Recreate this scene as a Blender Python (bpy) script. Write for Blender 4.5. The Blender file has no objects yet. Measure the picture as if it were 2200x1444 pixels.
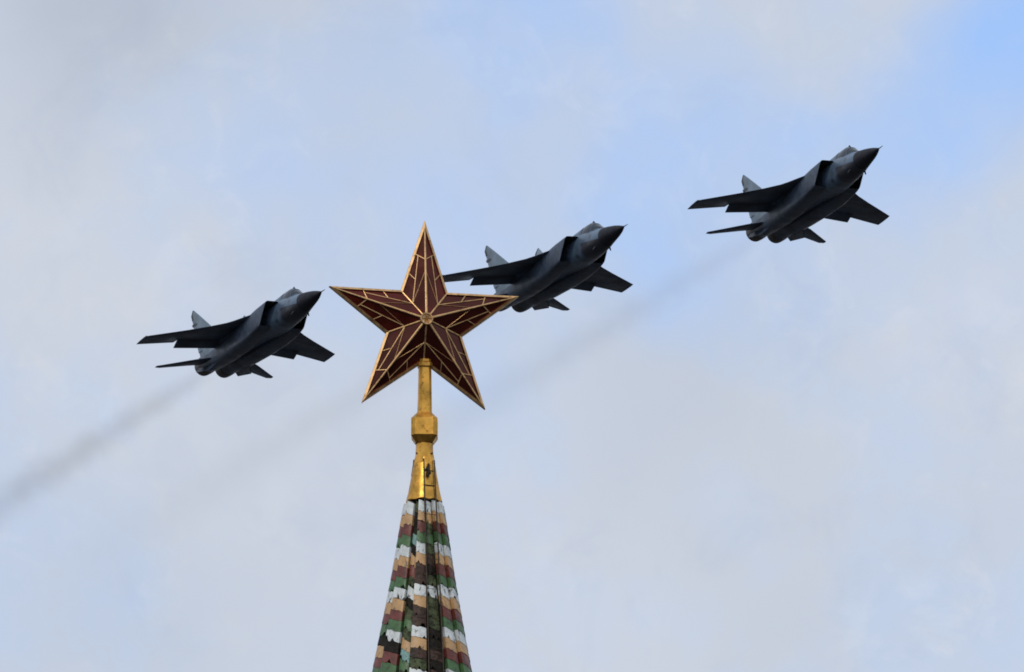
import bpy, math, random
from mathutils import Vector, Matrix
R = math.radians
S = bpy.context.scene
COL = S.collection
random.seed(7)

# ------------------------------------------------------------------ camera
PITCH, ROLL = R(16), R(0.25)
fwd = Vector((0, math.cos(PITCH), math.sin(PITCH)))
rgt = Vector((0.99999048, -0.00120269, 0.00419428))
up = Vector((-0.00436331, -0.27563473, 0.96125255))
cd = bpy.data.cameras.new('camera')
cam = bpy.data.objects.new('camera', cd)
COL.objects.link(cam)
cam.matrix_world = Matrix(((rgt.x, up.x, -fwd.x, 0), (rgt.y, up.y, -fwd.y, 0), (rgt.z, up.z, -fwd.z, 1.7), (0, 0, 0, 1)))
cd.sensor_width = 36
cd.lens = 459.65
cd.clip_start = 1
cd.clip_end = 30000
S.camera = cam

# ------------------------------------------------------------------ world, sun, exposure
SUN_EL, SUN_AZ = 46, 200            # degrees; azimuth clockwise from +Y (the view direction)
sx = math.sin(R(SUN_AZ)) * math.cos(R(SUN_EL))
sy = math.cos(R(SUN_AZ)) * math.cos(R(SUN_EL))
SUN_DIR = Vector((sx, sy, math.sin(R(SUN_EL))))
sl = bpy.data.lights.new('sun', 'SUN')
sl.energy = 1.25
sl.angle = R(12)
sl.color = (1.0, 0.93, 0.83)
sun = bpy.data.objects.new('sun', sl)
COL.objects.link(sun)
sun.location = (0, 0, 300)
sun.rotation_euler = (-SUN_DIR).to_track_quat('-Z', 'Y').to_euler()
S.view_settings.view_transform = 'Standard'
S.view_settings.look = 'None'
S.view_settings.exposure = 0
S.view_settings.gamma = 1
S.cycles.pixel_filter_type = 'BLACKMAN_HARRIS'
S.cycles.filter_width = 1.8


class NT:
    """small helper for node graphs"""
    def __init__(s, tree):
        s.t = tree
        s.n = tree.nodes
        s.n.clear()

    def new(s, typ, **kw):
        n = s.n.new(typ)
        ins = kw.pop('ins', {})
        for k, v in kw.items():
            setattr(n, k, v)
        for k, v in ins.items():
            s.put(n, k, v)
        return n

    def put(s, n, k, v):
        if hasattr(v, 'is_output'):
            s.t.links.new(v, n.inputs[k])
        else:
            n.inputs[k].default_value = v

    def math(s, op, a, b=0.0, clamp=False):
        n = s.new('ShaderNodeMath', operation=op, use_clamp=clamp)
        s.put(n, 0, a)
        s.put(n, 1, b)
        return n.outputs[0]

    def mix(s, f, a, b, blend='MIX'):
        n = s.new('ShaderNodeMix', data_type='RGBA', blend_type=blend)
        s.put(n, 0, f)
        s.put(n, 6, a)
        s.put(n, 7, b)
        return n.outputs[2]

    def noise(s, vec, scale, detail=4, rough=.55, dist=0.0):
        n = s.new('ShaderNodeTexNoise', ins={'Scale': scale, 'Detail': detail, 'Roughness': rough, 'Distortion': dist})
        if vec is not None:
            s.put(n, 'Vector', vec)
        return n.outputs[0]

    def ramp(s, f, lo, hi, a=0.0, b=1.0, smooth=True):
        n = s.new('ShaderNodeMapRange', interpolation_type='SMOOTHSTEP' if smooth else 'LINEAR')
        s.put(n, 0, f)
        for i, v in enumerate((lo, hi, a, b)):
            s.put(n, i + 1, v)
        return n.outputs[0]


world = bpy.data.worlds.new('World')
S.world = world
world.use_nodes = True
w = NT(world.node_tree)
dirv = w.new('ShaderNodeTexCoord').outputs['Generated']
sky = w.new('ShaderNodeTexSky', sky_type='NISHITA', sun_disc=False)
sky.sun_elevation = R(SUN_EL)
sky.sun_rotation = R(SUN_AZ)
sky.air_density, sky.dust_density, sky.ozone_density = 1.4, 0.0, 6.0


def field(blobs):
    """sum of soft cloud masses round fixed directions (direction, angular radius, weight); edges broken up by noise"""
    warp = w.new('ShaderNodeTexNoise', ins={'Vector': dirv, 'Scale': 45.0, 'Detail': 4.0, 'Roughness': .55})
    wv = w.new('ShaderNodeVectorMath', operation='SUBTRACT', ins={0: warp.outputs['Color'], 1: (.5, .5, .5)})
    wv2 = w.new('ShaderNodeVectorMath', operation='SCALE', ins={0: wv.outputs[0], 'Scale': .016})
    dv = w.new('ShaderNodeVectorMath', operation='ADD', ins={0: dirv, 1: wv2.outputs[0]}).outputs[0]
    tot = 0.0
    for d, rad, wt in blobs:
        n = w.new('ShaderNodeVectorMath', operation='DISTANCE', ins={0: dv, 1: d})
        tot = w.math('ADD', w.ramp(n.outputs['Value'], 0.0, rad, wt, 0.0), tot)
    return tot


def sd(x, y):                        # direction of a cloud mass from its pixel position in the frame
    v = fwd + rgt * ((x - 1100) / 28090) - up * ((y - 722) / 28090)
    return v.normalized()


PX = 1 / 28090
blue = field([(sd(2250, -40), 430 * PX, .95), (sd(1980, 160), 320 * PX, .52), (sd(1860, 320), 270 * PX, .36), (sd(1500, 500), 460 * PX, .30),
              (sd(1160, -40), 330 * PX, .26), (sd(1250, 270), 800 * PX, .22), (sd(760, 420), 560 * PX, .15),
              (sd(40, 1330), 420 * PX, .16), (sd(230, 1080), 230 * PX, .10), (sd(1000, 700), 700 * PX, .08), (sd(1930, 960), 240 * PX, .10)])
warm = field([(sd(60, 420), 560 * PX, .9), (sd(560, 1150), 520 * PX, .55), (sd(420, 60), 500 * PX, .4), (sd(1450, 1250), 800 * PX, .75),
              (sd(2130, 800), 340 * PX, .6), (sd(300, 780), 420 * PX, .35), (sd(1750, 900), 500 * PX, .4)])
puff = field([(sd(2120, 790), 260 * PX, 1.3), (sd(2160, 960), 200 * PX, .8), (sd(560, 1030), 260 * PX, .5), (sd(1330, 660), 240 * PX, .4)])
dark = field([(sd(230, 30), 420 * PX, .40), (sd(700, 60), 400 * PX, .16), (sd(1500, 800), 520 * PX, .14), (sd(250, 1420), 500 * PX, .12), (sd(1750, 1330), 500 * PX, .1)])
n1 = w.noise(dirv, 38.0, 6, .52)
n2 = w.noise(dirv, 95.0, 6, .55)
n3 = w.noise(dirv, 2.2, 5, .55)
blue = w.math('ADD', blue, w.ramp(n1, .32, .68, -.13, .13))
blue = w.math('ADD', blue, w.ramp(n2, .34, .66, -.10, .10), True)
c = w.mix(w.math('MULTIPLY', warm, 1.0, True), (.570, .632, .745, 1), (.612, .658, .746, 1))
c = w.mix(w.ramp(n2, .35, .75, 0, .45), c, (.615, .668, .760, 1))
c = w.mix(w.math('MULTIPLY', w.math('MULTIPLY', puff, w.ramp(w.noise(dirv, 150.0, 7, .6), .42, .66)), .5, True), c, (.69, .71, .77, 1))
wisp = w.math('MULTIPLY', w.ramp(w.noise(dirv, 210.0, 8, .62, .6), .50, .70), w.ramp(n1, .40, .62))
c = w.mix(w.math('MULTIPLY', wisp, .50), c, (.70, .725, .775, 1))
c = w.mix(w.math('MULTIPLY', w.ramp(w.noise(dirv, 120.0, 7, .6, .4), .50, .72), .42), c, (.505, .57, .695, 1))
c = w.mix(w.math('MULTIPLY', dark, 1.0, True), c, (.30, .36, .46, 1))
overall = w.ramp(n3, .3, .8, .75, 1.15)
cl = w.new('ShaderNodeVectorMath', operation='SCALE', ins={0: c, 'Scale': 1.0})
bg_c = w.new('ShaderNodeBackground', ins={'Color': cl.outputs[0], 'Strength': 1.0})
bg_s = w.new('ShaderNodeBackground', ins={'Color': w.mix(1.0, sky.outputs[0], (1.12, 1.06, 1.16, 1), 'MULTIPLY'), 'Strength': 0.15})
mx = w.new('ShaderNodeMixShader', ins={0: blue, 1: bg_c.outputs[0], 2: bg_s.outputs[0]})
w.new('ShaderNodeOutputWorld', ins={'Surface': mx.outputs[0]})

# ------------------------------------------------------------------ materials


def mat(name, color, rough=.5, metal=0.0, spec=.5, var=.0, vscale=3.0, coat=0.0, dirt=None, bump=0.0, bscale=40.0, tint=None, streak=1.0, nose_shade=None):
    m = bpy.data.materials.new(name)
    m.use_nodes = True
    g = NT(m.node_tree)
    oc = g.new('ShaderNodeTexCoord').outputs['Object']
    col = (*color, 1)
    if var or dirt:
        nz = g.noise(oc, vscale, 6, .6)
        col = g.mix(g.ramp(nz, .3, .7), tuple(x * (1 - var) for x in color) + (1,), tuple(min(1, x * (1 + var)) for x in color) + (1,))
    if dirt:
        mp = g.new('ShaderNodeMapping', ins={'Vector': oc, 'Scale': (1, 1, streak)})
        nd = g.noise(mp.outputs[0], vscale * 2.3, 7, .65)
        col = g.mix(g.ramp(nd, dirt[1], dirt[1] + .12, 0, dirt[2]), col, (*dirt[0], 1))
    if nose_shade:                                   # shade painted in under the nose: below a sloping line, ahead of the intakes
        pc, z0, k_, x1 = nose_shade
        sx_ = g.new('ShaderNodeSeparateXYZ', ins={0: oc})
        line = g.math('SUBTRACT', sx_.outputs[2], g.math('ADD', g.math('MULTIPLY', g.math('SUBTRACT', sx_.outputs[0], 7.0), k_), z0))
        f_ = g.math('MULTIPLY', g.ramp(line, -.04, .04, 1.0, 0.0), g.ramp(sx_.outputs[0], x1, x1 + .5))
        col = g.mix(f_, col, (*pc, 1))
    b = g.new('ShaderNodeBsdfPrincipled', ins={'Base Color': col, 'Metallic': metal, 'Specular IOR Level': spec, 'Coat Weight': coat, 'Coat Roughness': .08})
    if tint:
        g.put(b, 'Specular Tint', (*tint, 1))
    if var:
        g.put(b, 'Roughness', g.ramp(g.noise(oc, vscale * 1.7, 5), .3, .7, max(.02, rough - .08), min(1, rough + .1)))
    else:
        g.put(b, 'Roughness', rough)
    if bump:
        bp = g.new('ShaderNodeBump', ins={'Height': g.noise(oc, bscale, 4), 'Strength': bump, 'Distance': .01})
        g.put(b, 'Normal', bp.outputs[0])
    g.new('ShaderNodeOutputMaterial', ins={'Surface': b.outputs[0]})
    return m


M = {}
M['gold'] = mat('gilded_metal', (.70, .37, .072), .42, 1.0, var=.26, vscale=4, dirt=((.20, .095, .025), .53, .6), bump=.25, bscale=9)
M['star_gold'] = mat('star_gilding', (.66, .41, .19), .42, 1.0, var=.2, vscale=5, dirt=((.16, .08, .03), .54, .6))
RUBY = [mat('ruby_glass', c_, (.16), 0.0, .55, var=.5, vscale=1.8, bump=.25, bscale=5, tint=(1, .48, .38)) for c_ in ((.054, .006, .0035), (.030, .004, .0025), (.072, .0075, .005), (.040, .0065, .0035))]
M['iron'] = mat('dark_iron', (.045, .03, .018), .6, .4, var=.3, vscale=8)
M['substrate'] = mat('grimy_substrate', (.012, .012, .010), .9, spec=.1, var=.5, vscale=6)
GR = (.035, .032, .024)
M['t_white'] = mat('white_glazed_tile', (.64, .67, .65), .5, var=.16, vscale=7, dirt=(GR, .55, .9), bump=.3, bscale=14, streak=.35)
M['t_tan'] = mat('ochre_glazed_tile', (.53, .315, .135), .5, var=.15, vscale=7, dirt=(GR, .56, .85), bump=.3, bscale=14, streak=.35)
M['t_red'] = mat('red_glazed_tile', (.150, .032, .020), .5, var=.3, vscale=7, dirt=(GR, .54, .85), bump=.3, bscale=14, streak=.35)
M['t_green'] = mat('green_glazed_tile', (.062, .140, .045), .5, var=.25, vscale=7, dirt=(GR, .54, .85), bump=.3, bscale=14, streak=.35)
M['t_moss'] = mat('mossy_tile', (.072, .086, .040), .7, spec=.2, var=.5, vscale=9, dirt=((.02, .02, .015), .5, .9))
M['t_soot'] = mat('sooty_tile', (.018, .016, .012), .75, spec=.15, var=.5, vscale=9)
M['t_teal'] = mat('teal_glazed_tile', (.20, .36, .33), .58, var=.2, vscale=9, dirt=(GR, .55, .9))
M['t_umber'] = mat('stained_umber_tile', (.070, .036, .024), .6, spec=.25, var=.4, vscale=9, dirt=((.014, .014, .010), .47, .9), bump=.3, bscale=14)
M['brick'] = mat('red_brick', (.24, .07, .045), .85, var=.2, vscale=2)
M['stone'] = mat('white_stone', (.5, .48, .44), .8, var=.1, vscale=2)
M['slate'] = mat('dark_opening', (.02, .02, .02), .9)
M['paint'] = mat('grey_aircraft_paint', (.078, .120, .175), .42, var=.55, vscale=.5, dirt=((.022, .030, .044), .53, .8))
M['fuselage'] = mat('fuselage_paint', (.078, .120, .175), .42, var=.55, vscale=.5, dirt=((.022, .030, .044), .53, .8), nose_shade=((.016, .017, .026), -.05, -.12, 4.1))  # same grey as the other paint, shade under the nose painted in
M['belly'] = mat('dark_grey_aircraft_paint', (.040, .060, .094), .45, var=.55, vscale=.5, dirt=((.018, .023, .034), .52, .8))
M['fin'] = mat('pale_fin_paint', (.185, .245, .300), .42, var=.22, vscale=.9, dirt=((.07, .08, .09), .58, .6))
M['radome'] = mat('radome_paint', (.013, .013, .020), .6, spec=.3, var=.15, vscale=1.2)
M['duct'] = mat('intake_duct_black', (.012, .012, .014), .8)
M['metal'] = mat('burnt_nozzle_metal', (.11, .095, .085), .5, .7, var=.3, vscale=3)
M['glass'] = mat('canopy_glass', (.02, .03, .042), .14, spec=.2)
M['antenna'] = mat('antenna_dark_paint', (.05, .055, .06), .5)


# ------------------------------------------------------------------ mesh helpers
class MB:
    def __init__(s):
        s.v, s.f, s.m = [], [], []

    def add(s, verts, faces, mi=0):
        o = len(s.v)
        s.v += [tuple(x) for x in verts]
        s.f += [tuple(i + o for i in f) for f in faces]
        s.m += [mi] * len(faces)

    def loft(s, rings, cap0=True, cap1=True, mi=0, closed=True):
        n = len(rings[0])
        vs = [p for r in rings for p in r]
        fs = []
        for i in range(len(rings) - 1):
            for j in range(n if closed else n - 1):
                a, b = i * n + j, i * n + (j + 1) % n
                fs.append((a, b, b + n, a + n))
        if cap0:
            fs.append(tuple(range(n))[::-1])
        if cap1:
            fs.append(tuple((len(rings) - 1) * n + j for j in range(n)))
        s.add(vs, fs, mi)

    def bar(s, p, q, wd, th, nrm, mi=0, w2=None):
        p, q, nrm = Vector(p), Vector(q), Vector(nrm)
        d = (q - p).normalized()
        sd_ = d.cross(nrm).normalized()
        n = sd_.cross(d).normalized()
        w2 = wd if w2 is None else w2
        rings = []
        for c, ww in ((p, wd), (q, w2)):
            rings.append([c + sd_ * ww / 2 - n * th * .5, c + sd_ * ww / 2 + n * th * .35, c + sd_ * ww * .2 + n * th * .5,
                          c - sd_ * ww * .2 + n * th * .5, c - sd_ * ww / 2 + n * th * .35, c - sd_ * ww / 2 - n * th * .5])
        s.loft(rings, mi=mi)

    def tube(s, pts, rad, n=8, mi=0):
        pts = [Vector(p) for p in pts]
        rads = rad if isinstance(rad, (list, tuple)) else [rad] * len(pts)
        rings = []
        for i, p in enumerate(pts):
            d = (pts[min(i + 1, len(pts) - 1)] - pts[max(i - 1, 0)]).normalized()
            a = d.orthogonal().normalized() if abs(d.z) < .9 else d.cross(Vector((0, 1, 0))).normalized()
            b = d.cross(a)
            rings.append([p + (a * math.cos(t) + b * math.sin(t)) * rads[i] for t in [2 * math.pi * k / n for k in range(n)]])
        s.loft(rings, mi=mi)

    def box(s, c, d, mi=0):
        x, y, z = c
        a, b, e = d[0] / 2, d[1] / 2, d[2] / 2
        s.loft([[(x - a, y - b, z + k), (x + a, y - b, z + k), (x + a, y + b, z + k), (x - a, y + b, z + k)] for k in (-e, e)], mi=mi)

    def build(s, name, mats, parent=None, smooth=None, bevel=None):
        me = bpy.data.meshes.new(name)
        me.from_pydata(s.v, [], s.f)
        import bmesh
        bm = bmesh.new()
        bm.from_mesh(me)
        bmesh.ops.recalc_face_normals(bm, faces=bm.faces)
        bm.to_mesh(me)
        bm.free()
        for m in (mats if isinstance(mats, (list, tuple)) else [mats]):
            me.materials.append(m)
        for p, mi in zip(me.polygons, s.m):
            p.material_index = mi
        if smooth is not None:
            me.shade_smooth()
            me.set_sharp_from_angle(angle=R(smooth))
        o = bpy.data.objects.new(name, me)
        COL.objects.link(o)
        if parent:
            o.parent = parent
        return o


def empty(name, loc, rot=None, label=None, cat=None, group=None):
    o = bpy.data.objects.new(name, None)
    COL.objects.link(o)
    o.location = loc
    if rot is not None:
        o.rotation_euler = rot
    tag(o, label, cat, group)
    return o


def tag(o, label=None, cat=None, group=None, kind=None):
    for k, v in (('label', label), ('category', cat), ('group', group), ('kind', kind)):
        if v:
            o[k] = v
    return o


# ------------------------------------------------------------------ ground
b = MB()
n = 24
b.add([(0, 0, 0)] + [(12000 * math.cos(2 * math.pi * i / n), 12000 * math.sin(2 * math.pi * i / n), 0) for i in range(n)],
      [(0, i + 1, (i + 1) % n + 1) for i in range(n)])
g_m = mat('city_ground', (.035, .035, .036), .9, var=.3, vscale=.02)
tag(b.build('ground', g_m), kind='structure')

# ------------------------------------------------------------------ tower (spire, gilded cap, pole)
AX, AY = -1.628, 235.445
tower = empty('tower', (AX, AY, 0), label='tapering tower spire with colourful glazed tiles, gilded cap and pole', cat='tower')


def octa(H, f, z, rot=R(10)):
    pts = [(f * H, -H), (H, -f * H), (H, f * H), (f * H, H), (-f * H, H), (-H, f * H), (-H, -f * H), (-f * H, -H)]
    c, s = math.cos(rot), math.sin(rot)
    return [(x * c - y * s, x * s + y * c, z) for x, y in pts]


def circ(r, z, n=40):
    return [(r * math.cos(2 * math.pi * i / n), r * math.sin(2 * math.pi * i / n), z) for i in range(n)]


p = MB()
p.loft([octa(.110, .55, 68.66), octa(.112, .55, 68.585), octa(.126, .55, 67.73), octa(.131, .55, 67.69)])
p.build('pole', M['gold'], tower)
p = MB()
p.loft([octa(.104, .55, 68.735), octa(.106, .55, 68.69), octa(.130, .55, 68.665), octa(.130, .55, 68.60), octa(.114, .55, 68.57)])
p.build('pole_collar', M['gold'], tower)
p = MB()
p.loft([octa(.130, .7, 67.705, R(-1.5)), octa(.150, .7, 67.675, R(-1.5)), octa(.245, .70, 67.565, R(-1.5)), octa(.245, .70, 67.235, R(-1.5)),
        octa(.168, .66, 67.115, R(-1.5)), octa(.158, .66, 67.105, R(-1.5))])
p.build('finial_knob', M['gold'], tower)
p = MB()
p.loft([octa(.146, .5, z, R(14)) if k == 0 else octa(r_, .5, z, R(14)) for k, (r_, z) in enumerate(((.146, 67.10), (.148, 67.03), (.152, 66.92), (.168, 66.83), (.186, 66.74), (.19, 66.70)))])
p.build('neck', M['gold'], tower)
p = MB()
prof = [(.140, 66.87), (.166, 66.85), (.184, 66.80), (.205, 66.70), (.232, 66.54), (.262, 66.36), (.296, 66.17), (.334, 66.01), (.341, 65.975), (.315, 65.975)]
rings = []
for r_, z_ in prof:
    ring = []
    for k in range(64):
        a = 2 * math.pi * k / 64
        lob = 1 - .018 * abs(math.sin(4 * (a + R(8)))) ** 3
        ring.append((r_ * lob * math.cos(a), r_ * lob * math.sin(a), z_ + (.012 * math.cos(8 * a + 1) if z_ < 66.02 else 0)))
    rings.append(ring)
p.loft(rings)
p.build('gilded_cap', M['gold'], tower, smooth=35)
# seam straps on the cap and little hooks
for ang in (-91, 150, 215):
    p = MB()
    p.tube([((r_ + .012) * math.sin(R(ang)), -(r_ + .012) * math.cos(R(ang)), z_) for r_, z_ in ((.186, 66.80), (.194, 66.70), (.214, 66.56), (.226, 66.48))], .010, 6)
    p.build('rail_stub', M['iron'], tower)
for ang in (-52, 52, 128, -128):
    p = MB()
    ca, sa = math.cos(R(ang)), math.sin(R(ang))
    p.tube([(.13 * sa, -.13 * ca, 66.90), (.185 * sa, -.185 * ca, 66.89), (.20 * sa, -.20 * ca, 66.91)], [.020, .018, .010], 8)
    p.build('hook', M['iron'], tower)


def tr(z):
    K = [(66.02, .312), (65.916, .338), (64.477, .564), (63.527, .740), (62.704, .898), (50.0, 3.30)]
    for (z0, r0), (z1, r1) in zip(K, K[1:]):
        if z >= z1:
            return r0 + (r1 - r0) * (z0 - z) / (z0 - z1)
    return K[-1][1]


spire = MB()
spire.loft([circ(tr(z) - .062, z) for z in (66.01, 65.5, 64.5, 63.5, 62.7, 60, 55, 50)], mi=0)
# strips of tiles: (start, end, dull?)
sect = [(-84, -59, 0), (-55, -32, 0), (-30, -17, 1), (-14.5, 4.5, 0), (7, 25.5, 2), (29, 47, 0), (52, 80, 0)]
a = 81
while a < 276:
    sect.append((a, min(a + 21.5, 279), 0 if (a // 22) % 3 else 1))
    a += 22.2
rng = random.Random(3)
PER = .2126
for (a0, a1, dull) in sect:
    proud0, proud1 = (.050, .012) if not dull else (-.042, -.050)
    slant = .105 if a0 < -20 else .06
    lift = rng.uniform(-.015, .015)
    for i in range(0, 78):
        z1 = 65.905 - i * PER + lift
        z1 += rng.uniform(-.012, .012)
        z0 = z1 - PER
        if z0 < 50.2:
            break
        kind = (i % 4)
        mi = 1 + kind
        r_ = rng.random()
        if dull == 2:
            mi = 6 if r_ < .34 else (5 if r_ < .62 else (8 if r_ < .78 else (7 if r_ < .82 else 1 + kind)))
            if i < 2:
                mi = 1 + kind
        elif dull == 1:
            mi = (1 + kind) if r_ < .30 else (6 if r_ < .62 else (5 if r_ < .82 else 7))
        elif a0 == -14.5 and kind in (2, 3) and i > 5 and r_ < .62:
            mi = 8 if r_ < .40 else 5
        elif r_ < .015:
            mi = 6
        segs = 7
        A, B, Cc = [], [], []
        jl = [rng.uniform(-.013, .013) + (rng.uniform(.02, .10) if rng.random() < (.20 if kind in (0, 3) else .08) else 0) for _ in range(segs + 1)]
        for k in range(segs + 1):
            t = k / segs
            ang = R(a0 + (a1 - a0) * t)
            pr = proud0 + (proud1 - proud0) * t + .012 * math.sin(math.pi * t)
            sl_ = -slant * (t - .5) * (tr(z1) / .6) ** .5
            zt, zb = z1 + sl_ + .01, z0 + sl_ + jl[k]
            rt, rb = tr(zt) + pr - .004, tr(zb) + pr + .004
            A.append((rt * math.sin(ang), -rt * math.cos(ang), zt))
            B.append((rb * math.sin(ang), -rb * math.cos(ang), zb))
            q = tr(zb) - .07
            Cc.append((q * math.sin(ang), -q * math.cos(ang), zb + .004))
        qt = tr(z1) - .075
        D = [(qt * math.sin(R(a0 + (a1 - a0) * k / segs)), -qt * math.cos(R(a0 + (a1 - a0) * k / segs)), A[k][2]) for k in range(segs + 1)]
        rows = [D, A, B, Cc]
        vs = [v for rw in rows for v in rw]
        m_ = segs + 1
        fs = []
        for rr in range(3):
            for k in range(segs):
                fs.append((rr * m_ + k, rr * m_ + k + 1, (rr + 1) * m_ + k + 1, (rr + 1) * m_ + k))
        fs.append((0, m_, 2 * m_, 3 * m_))
        fs.append((segs, 3 * m_ + segs, 2 * m_ + segs, m_ + segs))
        spire.add(vs, fs, mi)
spire.build('tiled_spire', [M['substrate'], M['t_white'], M['t_tan'], M['t_red'], M['t_green'], M['t_moss'], M['t_soot'], M['t_teal'], M['t_umber']], tower)

# ladder down the cap and the spire
lad = empty('ladder', (0, 0, 0))
lad.parent = tower


def cap_r(z):
    if z > 66.02:
        for (r0, z0), (r1, z1) in zip(prof, prof[1:]):
            if z0 >= z >= z1:
                return r0 + (r1 - r0) * (z0 - z) / (z0 - z1)
    return tr(z) + .035


def lx(z, right):
    t = (66.82 - z) / (66.82 - 62.7)
    return (.183 + t * .195) if right else (-.012 + t * .122)


def lp(z, right):
    r_ = max(cap_r(min(z, 66.8)) + .022, abs(lx(z, right)) + .004)
    return (lx(z, right), -math.sqrt(max(r_ * r_ - lx(z, right) ** 2, .002)), z)


zs = [66.765 - .12 * k for k in range(60)]
for rt in (False, True):
    p = MB()
    p.tube([lp(z, rt) for z in zs], .0125, 6)
    p.build('rail', M['iron'], lad)
for k in range(23):
    z = 66.535 - .30 * k
    p = MB()
    A_, B_ = Vector(lp(z, False)), Vector(lp(z, True))
    p.tube([A_, (A_ + B_) / 2 + Vector((0, -.01, -.004)), B_], .0085 if z > 65.9 else .005, 6)
    p.build('rung', M['iron'], lad)
# dark bracket with a tangle of chain on the ladder
p = MB()
rb = random.Random(11)
for k in range(26):
    z = 66.655 - .0105 * k
    wd = .043 * (math.sin(math.pi * (k + 2) / 29) ** .6) * rb.uniform(.7, 1.3) * (.6 if 11 < k < 14 else 1)
    cx = .075 + .010 * math.sin(k * .5)
    y_ = -math.sqrt((cap_r(z) + .03) ** 2 - cx ** 2)
    p.tube([(cx - wd, y_ + .01, z + rb.uniform(-.01, .01)), (cx, y_ - .025, z), (cx + wd, y_ + .01, z + rb.uniform(-.012, .012))], [.006, .013, .006], 6)
p.build('bracket', M['iron'], tower)

# the tower below the picture: belfry, brick tiers
p = MB()
p.loft([[(r_ * math.cos(R(22.5 + 45 * k)), r_ * math.sin(R(22.5 + 45 * k)), z_) for k in range(8)] for r_, z_ in
        ((3.7, 50.1), (3.7, 49.5), (3.3, 49.4), (3.3, 43.0), (3.9, 42.8), (3.9, 42.0), (4.4, 41.9), (4.4, 36.0))])
p.build('belfry', M['brick'], tower)
for k in range(8):
    a_ = R(45 * k)
    p = MB()
    pts = [(-.7, 43.6), (.7, 43.6), (.7, 47.2), (.5, 47.8), (0, 48.1), (-.5, 47.8), (-.7, 47.2)]
    rr = 3.3 * math.cos(R(22.5))
    p.loft([[(d * math.cos(a_) - x * math.sin(a_), d * math.sin(a_) + x * math.cos(a_), z) for x, z in pts] for d in (rr - .3, rr + .02)])
    p.build('belfry_opening', M['slate'], tower)
p = MB()
for (h, z0, z1) in ((5.2, 24, 36), (5.6, 35.2, 36.003), (7.2, 0, 23.2), (7.7, 23.0, 24.2)):
    p.box((0, 0, (z0 + z1) / 2), (2 * h, 2 * h, z1 - z0))
p.build('brick_body', M['brick'], tower)
for s_ in (-1, 1):
    for k in range(7):
        for c_, d_ in (((s_ * 7.4, -6 + 2 * k, 24.95), (.5, .9, 1.5)), ((-6 + 2 * k, s_ * 7.4, 24.95), (.9, .5, 1.5))):
            p = MB()
            p.box(c_, d_)
            p.build('merlon', M['stone'], tower)

# ------------------------------------------------------------------ ruby star
star = empty('star', (-1.655, AY, 69.452), (0, 0, R(10.2)), 'large red glass star with gilded edges on top of the spire', 'star')
RS, RI, H = 1.985, .752, .315
tips, inn = [], []
for k in range(5):
    a_ = R(90 - 72 * k)
    x, z = RS * math.cos(a_), RS * math.sin(a_)
    if k in (1, 4):
        x *= .950
    tips.append(Vector((x, 0, z)))
    a_ = R(90 - 72 * k - 36)
    inn.append(Vector((RI * math.cos(a_), 0, RI * math.sin(a_))))
poly = [q for k in range(5) for q in (tips[k], inn[k])]


def offs(poly, d):
    out = []
    n = len(poly)
    for i in range(n):
        p0, p1, p2 = poly[i - 1], poly[i], poly[(i + 1) % n]
        e1, e2 = (p1 - p0).normalized(), (p2 - p1).normalized()
        n1 = Vector((e1.z, 0, -e1.x))
        n2 = Vector((e2.z, 0, -e2.x))
        m = (n1 + n2)
        m = m / m.dot(n1)
        out.append(p1 + m * d)
    return out


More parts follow.
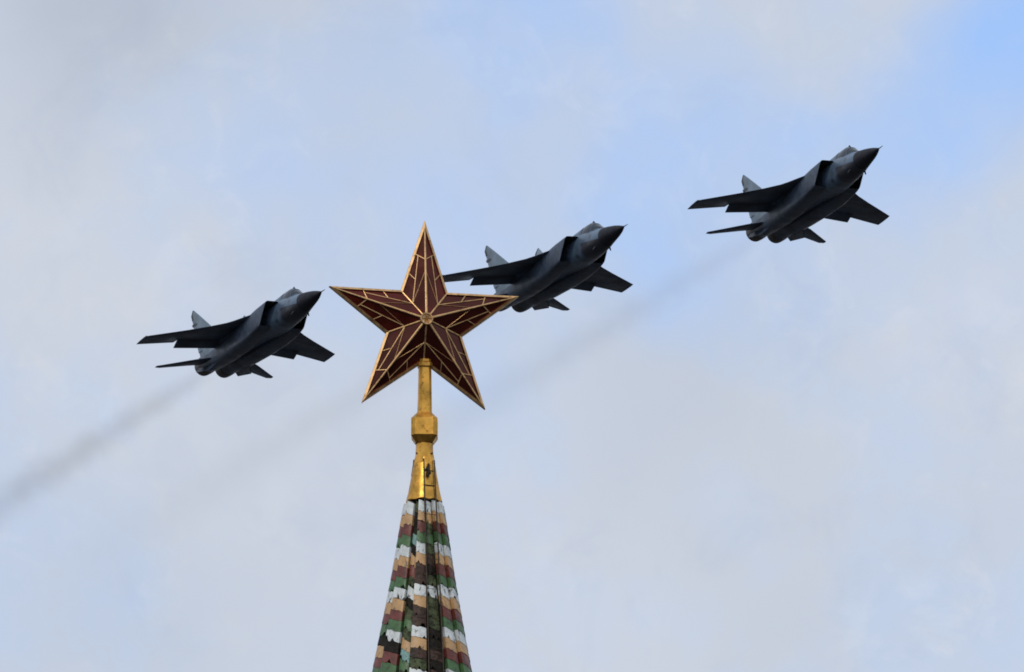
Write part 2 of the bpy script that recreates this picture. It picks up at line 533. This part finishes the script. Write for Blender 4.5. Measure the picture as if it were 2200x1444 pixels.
inner = offs(poly, .037)
outer = offs(poly, -.004)
p = MB()
n = 10
loops = [[q + Vector((0, y, 0)) for q in pl] for pl, y in ((outer, -.040), (inner, -.062), (inner, .062), (outer, .040))]
vs = [v for l in loops for v in l]
fs = []
for a_, b_ in ((0, 1), (1, 2), (2, 3), (3, 0)):
    for i in range(n):
        fs.append((a_ * n + i, a_ * n + (i + 1) % n, b_ * n + (i + 1) % n, b_ * n + i))
p.add(vs, fs)
p.build('gilded_frame', M['star_gold'], star)
for side in (-1, 1):
    Cn = Vector((0, side * H, 0))
    rdg = MB()
    for k in range(5):
        T = tips[k] + Vector((0, side * .02, 0))
        outT = (T - Cn)
        rdg.bar(Cn.lerp(T, .03), Cn.lerp(T, .955), .040, .034, (0, side, 0), w2=.024)
        V = inn[k] + Vector((0, side * .02, 0))
        rdg.bar(Cn.lerp(V, .06), Cn.lerp(V, .97), .027, .030, (0, side, 0))
    rdg.build('ridge_bars', M['star_gold'], star)
    for k in range(5):
        for sgn in (0, 1):
            T = tips[k] + Vector((0, side * .02, 0))
            V = (inn[k] if sgn else inn[k - 1]) + Vector((0, side * .02, 0))
            nr = (V - Cn).cross(T - Cn).normalized()
            if nr.y * side < 0:
                nr = -nr
            q = MB()
            dn = nr * .006
            q.loft([[Cn - dn, V - dn, T - dn], [Cn - dn * 3, V - dn * 3, T - dn * 3]])
            pane = q.build('glass_panel', RUBY[(k * 3 + sgn * 2 + (k == 2)) % 4], star)
            P = Cn.lerp(V, .54)
            r1, r2 = Cn.lerp(T, .61), Cn.lerp(T, .50)
            e1, e2 = V.lerp(T, .54), V.lerp(T, .27)
            mid = r1.lerp(e1, .62)
            l2 = P.lerp(mid, .50)
            q = MB()
            for A_, B_, ww in ((r1, e1, .018), (P, mid, .017), (l2, e2, .016), (r2, P, .008)):
                q.bar(A_, B_, ww, .016, nr)
            q.build('glazing_bars', M['star_gold'], pane)
    # round boss with a ring and small raised star
    q = MB()
    m = 32
    pr = [(.075, -.03), (.120, -.02), (.122, .035), (.110, .050), (.094, .048), (.088, .012), (.030, .008)]
    q.loft([[Vector((r_ * math.cos(2 * math.pi * i / m), side * (H + h_ - .02), r_ * math.sin(2 * math.pi * i / m))) for i in range(m)] for r_, h_ in pr])
    bo = q.build('boss', M['star_gold'], star, smooth=30)
    q = MB()
    ring = []
    for i in range(10):
        rr = .076 if i % 2 == 0 else .030
        a_ = R(90 - 36 * i)
        ring.append(Vector((rr * math.cos(a_), side * (H - .012), rr * math.sin(a_))))
    cc = Vector((0, side * (H + .022), 0))
    q.add(ring + [cc], [(i, (i + 1) % 10, 10) for i in range(10)] + [tuple(range(10))])
    q.build('emblem', M['star_gold'], bo)

# ------------------------------------------------------------------ fighter jets: x forward, y port, z up; nose tip at x = 10
XO = 10.0


def sup(x, yc, zc, hw, up_, dn, ex, n=48, shear=0.0, zref=0.0):
    out = []
    for i in range(n):
        t = 2 * math.pi * i / n
        c, s = math.cos(t), math.sin(t)
        y = math.copysign(abs(c) ** (2 / ex), c) * hw
        z = math.copysign(abs(s) ** (2 / ex), s) * (up_ if s > 0 else dn)
        out.append((x + XO + shear * (zref - (zc + z)), yc + y, zc + z))
    return out


def zw(y):
    return .60 - .058 * (abs(y) - 1.6)




def wing_loft(stations):
    """stations: (y, x_le, z_le, x_te, z_te, thickness); a lens-shaped section swept between them"""
    rings = []
    for (y, xl, zl, xt, zt, th) in stations:
        ring = []
        prof_ = [(0, 0), (.06, .55), (.25, 1), (.5, .95), (.8, .45), (1, .06)]
        for f, h in prof_:
            ring.append((xl + (xt - xl) * f + XO, y, zl + (zt - zl) * f + h * th * .5))
        for f, h in reversed(prof_[1:]):
            ring.append((xl + (xt - xl) * f + XO, y, zl + (zt - zl) * f - h * th * .5))
        rings.append(ring)
    return rings


def fin_loft(stations):
    """same, for upright surfaces: (z, x_le, x_te, y, thickness)"""
    rings = []
    for (z, xl, xt, y, th) in stations:
        ring = []
        prof_ = [(0, 0), (.1, .6), (.35, 1), (.7, .8), (1, .08)]
        for f, h in prof_:
            ring.append((xl + (xt - xl) * f + XO, y + h * th * .5, z))
        for f, h in reversed(prof_[1:]):
            ring.append((xl + (xt - xl) * f + XO, y - h * th * .5, z))
        rings.append(ring)
    return rings


def lerp(a, b, t):
    return a + (b - a) * t


def make_jet():
    root = empty('fighter_jet', (0, 0, 0))
    # central fuselage
    F = [(-3.05, .10, .615, .62, .64, 2), (-3.3, .11, .65, .66, .69, 2), (-3.6, .12, .68, .70, .74, 2.1), (-4.0, .12, .71, .77, .77, 2.1), (-4.4, .12, .74, .84, .80, 2.2), (-4.9, .12, .77, .91, .82, 2.2), (-5.4, .12, .80, .98, .84, 2.3),
         (-6.6, .12, .86, 1.08, .86, 2.5), (-8.0, .15, .98, 1.05, .84, 2.8), (-9.6, .20, 1.25, .90, .76, 3), (-11, .30, 1.50, .66, .76, 3), (-12.5, .34, 1.54, .56, .80, 3), (-15.5, .34, 1.46, .50, .74, 3),
         (-17.2, .30, 1.40, .46, .60, 2.8), (-18.6, .24, 1.2, .40, .44, 2.6), (-19.6, .2, .6, .34, .35, 2.2), (-20.4, .16, .18, .16, .16, 2)]
    b = MB()
    b.loft([sup(x, 0, zc, hw, u, d, ex) for x, zc, hw, u, d, ex in F])
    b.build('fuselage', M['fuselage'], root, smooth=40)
    # spine behind the canopy
    b = MB()
    b.loft([sup(x, 0, z0, hw, h, .3, 2.2, 20) for x, z0, hw, h in ((-6.2, .95, .52, .64), (-7.6, 1.0, .56, .50), (-9.5, 1.0, .50, .38), (-13, .9, .42, .30), (-17, .70, .30, .22), (-19.6, .45, .12, .12))])
    b.build('dorsal_spine', M['paint'], root, smooth=40)
    # nose cone with pitot
    b = MB()
    b.loft([sup(x, 0, zc, r_, r_ * u, r_ * d, 2) for x, zc, r_, u, d in ((0.0, .0, .025, 1, 1), (-.35, .0, .13, 1, 1), (-.9, .02, .275, 1, 1), (-1.6, .05, .415, 1, 1), (-2.3, .08, .52, 1, 1), (-3.06, .10, .618, 1.01, 1.04))])
    rd = b.build('nose_cone', M['radome'], root, smooth=50)
    b = MB()
    b.tube([(XO - .1, 0, 0), (XO + .25, 0, -.01), (XO + .62, 0, -.02)], [.04, .03, .015], 8)
    b.build('pitot_probe', M['antenna'], rd)
    # canopy: glass in front, metal hump behind
    b = MB()
    b.loft([sup(x, 0, .72, hw, h, .2, 2.1, 24) for x, hw, h in ((-3.55, .10, .10), (-3.85, .32, .26), (-4.35, .44, .54), (-4.85, .51, .78), (-5.2, .54, .88), (-5.9, .55, .90), (-6.6, .54, .86), (-7.2, .5, .76))])
    can = b.build('canopy', M['glass'], root, smooth=40)
    b = MB()
    for x, hw, h, wd in ((-4.62, .478, .672, .07), (-6.72, .53, .845, .7)):
        b.loft([sup(x + dx, 0, .72, hw + .012, h + .014, .2, 2.1, 24) for dx in (-wd / 2, wd / 2)])
    for s in (-1, 1):
        b.tube([(x + XO, s * (hw + .005), .80) for x, hw in ((-3.75, .25), (-4.2, .41), (-4.8, .505), (-5.4, .545), (-6.4, .55), (-7.1, .52))], .05, 6)
    b.build('canopy_frame', M['paint'], can, smooth=40)
    b = MB()
    b.loft([sup(x, 0, z, hw, h, .05, 2, 10) for x, z, hw, h in ((-4.9, 1.50, .03, .04), (-5.12, 1.54, .05, .17), (-5.25, 1.54, .06, .12), (-5.6, 1.5, .05, .08))])
    b.build('periscope', M['antenna'], can)
    # blade antenna under the nose
    for s in (-1, 1):
        b = MB()
        b.loft(fin_loft([(-.38, -3.75, -4.05, s * .52, .05), (-.56, -3.95, -4.1, s * .64, .02)]))
        b.build('probe', M['antenna'], root)
    for s in (-1, 1):
        # engine nacelle: intake box blending into a round tail pipe
        b = MB()
        rings = [sup(-6.25, s * 1.105, .205, .475, .70, .70, 9, 36, -.92, .905), sup(-6.9, s * 1.105, .19, .49, .70, .76, 8, 36, -.62, .90), sup(-8.2, s * 1.11, .12, .51, .74, .80, 6, 36, -.2, .90),
                 sup(-10.2, s * 1.04, .02, .60, .74, .88, 4.2, 36), sup(-12.6, s * .90, -.06, .71, .74, .86, 3.2, 36), sup(-15.2, s * .80, -.06, .70, .78, .82, 2.7, 36),
                 sup(-17.4, s * .75, .02, .69, .74, .76, 2.3, 36), sup(-18.8, s * .73, .08, .685, .70, .70, 2.05, 36), sup(-19.35, s * .73, .09, .67, .67, .67, 2, 36)]
        b.loft(rings, cap0=False, cap1=True)
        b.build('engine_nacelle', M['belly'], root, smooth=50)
        b = MB()
        i0 = sup(-6.25, s * 1.105, .205, .475, .70, .70, 9, 36, -.92, .905)
        i1 = sup(-6.29, s * 1.105, .205, .435, .665, .665, 9, 36, -.92, .905)
        i2 = sup(-9.4, s * 1.06, .06, .38, .50, .50, 4, 36)
        b.loft([i0, i1, i2], cap0=False, cap1=True)
        b.build('intake_duct', M['duct'], root)
        # nozzle
        b = MB()
        b.loft([sup(x, s * .73, .085, r_, r_, r_, 2, 36) for x, r_ in ((-19.3, .655), (-19.6, .675), (-20.1, .655), (-20.5, .62), (-20.5, .57), (-19.6, .52))], cap0=False, cap1=True)
        b.build('nozzle', M['metal'], root, smooth=30)
        # wing: root extension, main panel
        LE = [(1.0, -8.0, .64), (1.55, -8.9, .64), (1.78, -9.45, .62), (2.15, -10.45, .585), (2.45, -11.05, .555), (3.3, -11.98, .48), (4.3, -12.90, .41), (4.36, -12.96, .405), (5.2, -13.72, .365), (6.55, -14.98, .315), (6.73, -15.20, .31)]
        hinge = lambda y: lerp(-15.30, -15.75, (y - 1.5) / 2.85)
        st = []
        for y, xl, zl in LE:
            if y <= 4.3:
                xt, zt = hinge(y), zw(y) - .01
            else:
                xt, zt = lerp(-16.50, -17.20, (y - 4.36) / 2.37), lerp(.43, .265, (y - 4.36) / 2.37)
            st.append((s * y, xl, zl, xt, zt, lerp(.24, .09, (y - 1.5) / 5.2)))
        b = MB()
        b.loft(wing_loft(st))
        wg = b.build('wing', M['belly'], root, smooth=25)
        b = MB()
        b.loft(wing_loft([(s * y, hinge(y) - .004, zw(y) - .012, lerp(-16.35, -16.60, (y - 1.45) / 2.87), lerp(.26, .07, (y - 1.45) / 2.87), lerp(.13, .10, (y - 1.45) / 2.87)) for y in (1.3, 2.9, 4.32)]))
        b.build('flap', M['belly'], wg, smooth=25)
        b = MB()
        b.tube([(XO - 15.2, s * 6.72, .316), (XO - 15.6, s * 6.73, .31), (XO - 16.4, s * 6.73, .29), (XO - 17.15, s * 6.72, .265)], [.04, .05, .045, .02], 8)
        b.build('wingtip_fairing', M['antenna'], wg, smooth=40)
        # tail fin, canted outwards
        b = MB()
        b.loft(fin_loft([(.10, -14.0, -19.30, s * 1.30, .24), (.55, -14.5, -19.35, s * 1.38, .20), (1.2, -15.60, -19.45, s * 1.49, .16), (2.9, -18.15, -19.78, s * 1.73, .09), (3.35, -18.84, -19.88, s * 1.80, .06), (3.64, -19.30, -19.50, s * 1.84, .03)]))
        fn = b.build('tail_fin', M['fin'], root, smooth=25)
        b = MB()
        b.loft(fin_loft([(2.58, -18.75, -19.86, s * 1.695, .13), (2.74, -19.10, -19.94, s * 1.72, .11)]))
        b.build('fin_antenna', M['antenna'], fn)
        b = MB()
        b.loft(fin_loft([(3.02, -19.45, -19.84, s * 1.75, .09), (3.36, -19.50, -19.90, s * 1.80, .075), (3.645, -19.36, -19.52, s * 1.84, .04)]))
        b.build('fin_tip_cap', M['antenna'], fn)
        b = MB()
        b.loft(fin_loft([(.72, -18.55, -19.46, s * 1.43, .10), (2.6, -19.0, -19.74, s * 1.69, .075)]))
        b.build('rudder', M['fin'], fn)
        # tailplane
        b = MB()
        b.loft(wing_loft([(s * 1.10, -16.85, -.17, -19.25, -.10, .20), (s * 2.2, -17.85, -.20, -19.65, -.17, .14), (s * 3.85, -19.75, -.23, -20.62, -.225, .07), (s * 4.18, -20.12, -.235, -20.55, -.235, .045)]))
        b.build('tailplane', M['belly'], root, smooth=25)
        # ventral fin
        b = MB()
        vf = [(-16.4, 1.05, -.55), (-17.2, 1.47, -1.03), (-19.75, 1.50, -.54), (-19.7, 1.28, -.25)]
        b.loft([[(x + XO, s * (y + dy * (.5 if k in (1, 2) else 1)), z) for k, (x, y, z) in enumerate(vf)] for dy in (-.05, .05)])
        b.build('ventral_fin', M['belly'], root, smooth=25)
    # panel strip between the engines
    return root


def kids(o):
    return [c for c in bpy.data.objects if c.parent == o]


def copy_tree(o, parent=None):
    c = o.copy()
    COL.objects.link(c)
    c.parent = parent
    for ch in kids(o):
        if ch.name != c.name:
            copy_tree(ch, c)
    return c


POSE = [((-16.268, 838.441, 242.467), ((0.36829, 0.92959, -0.01487), (-0.92971, 0.36821, -0.00788), (-0.00185, 0.01673, 0.99986)), 'dark fighter jet flying left of the red star'),
        ((3.617, 823.025, 242.578), ((0.36365, 0.9299, -0.0551), (-0.93147, 0.36231, -0.03296), (-0.01069, 0.06331, 0.99794)), 'dark fighter jet partly hidden behind the right arm of the red star'),
        ((20.258, 818.005, 246.209), ((0.34148, 0.93949, -0.02741), (-0.93985, 0.34158, -0.00082), (0.00859, 0.02604, 0.99962)), 'dark fighter jet highest and farthest right in the formation')]
proto = make_jet()
bpy.context.view_layer.update()
jets = []
for i, (loc, rm, lab) in enumerate(POSE):
    j = proto if i == 0 else copy_tree(proto)
    j.location = loc
    j.rotation_euler = Matrix(rm).to_euler()
    tag(j, lab, 'fighter jet', 'fighter jets flying in formation')
    jets.append(j)

# ------------------------------------------------------------------ smoke trails


def smoke_mat(dens):
    m = bpy.data.materials.new('sooty_smoke')
    m.use_nodes = True
    g = NT(m.node_tree)
    oc = g.new('ShaderNodeTexCoord').outputs['Object']
    sp = g.new('ShaderNodeSeparateXYZ', ins={0: oc})
    x, y, z = sp.outputs
    rad = g.math('SQRT', g.math('ADD', g.math('MULTIPLY', y, y), g.math('MULTIPLY', z, z)))
    R0 = g.math('ADD', g.math('MULTIPLY', x, .030), 1.05)
    nz = g.noise(oc, .42, 6, .65)
    rr = g.math('ADD', g.math('DIVIDE', rad, R0), g.math('MULTIPLY', g.math('SUBTRACT', nz, .5), 1.3))
    fall = g.ramp(rr, -.35, 1.0, 1.0, 0.0)
    along = g.math('MULTIPLY', g.ramp(x, 0.0, 2.5), g.ramp(x, 14.0, 95.0, 1.0, 0.0))
    d = g.math('MULTIPLY', g.math('MULTIPLY', fall, along), dens)
    v = g.new('ShaderNodeVolumePrincipled', ins={'Color': (.27, .22, .17, 1), 'Density': d})
    g.new('ShaderNodeOutputMaterial', ins={'Volume': v.outputs[0]})
    m.cycles.volume_step_rate = 0.05
    return m


TR = [((-.3709, .9283, .0285), .080, 'dark smoke trail behind the jet left of the star'), ((-.3657, .9302, .0324), .028, 'faint smoke trail behind the jet at the star'), ((-.3464, .9369, .0467), .038, 'smoke trail behind the highest jet')]
for (loc, rm, lab), (d, dens, sl_) in zip(POSE, TR):
    A = Matrix(rm)
    start = Vector(loc) + A @ Vector((-10.6, 0, .08))
    b = MB()
    L = 96.0
    b.loft([[(x, (1.6 + .038 * x) * math.cos(2 * math.pi * k / 20), (1.6 + .038 * x) * math.sin(2 * math.pi * k / 20)) for k in range(20)] for x in (0, L)])
    o = b.build('smoke_trail', smoke_mat(dens))
    o.location = start
    o.rotation_euler = Vector(d).to_track_quat('X', 'Z').to_euler()
    tag(o, sl_, 'smoke trail', 'smoke trails behind the jets')
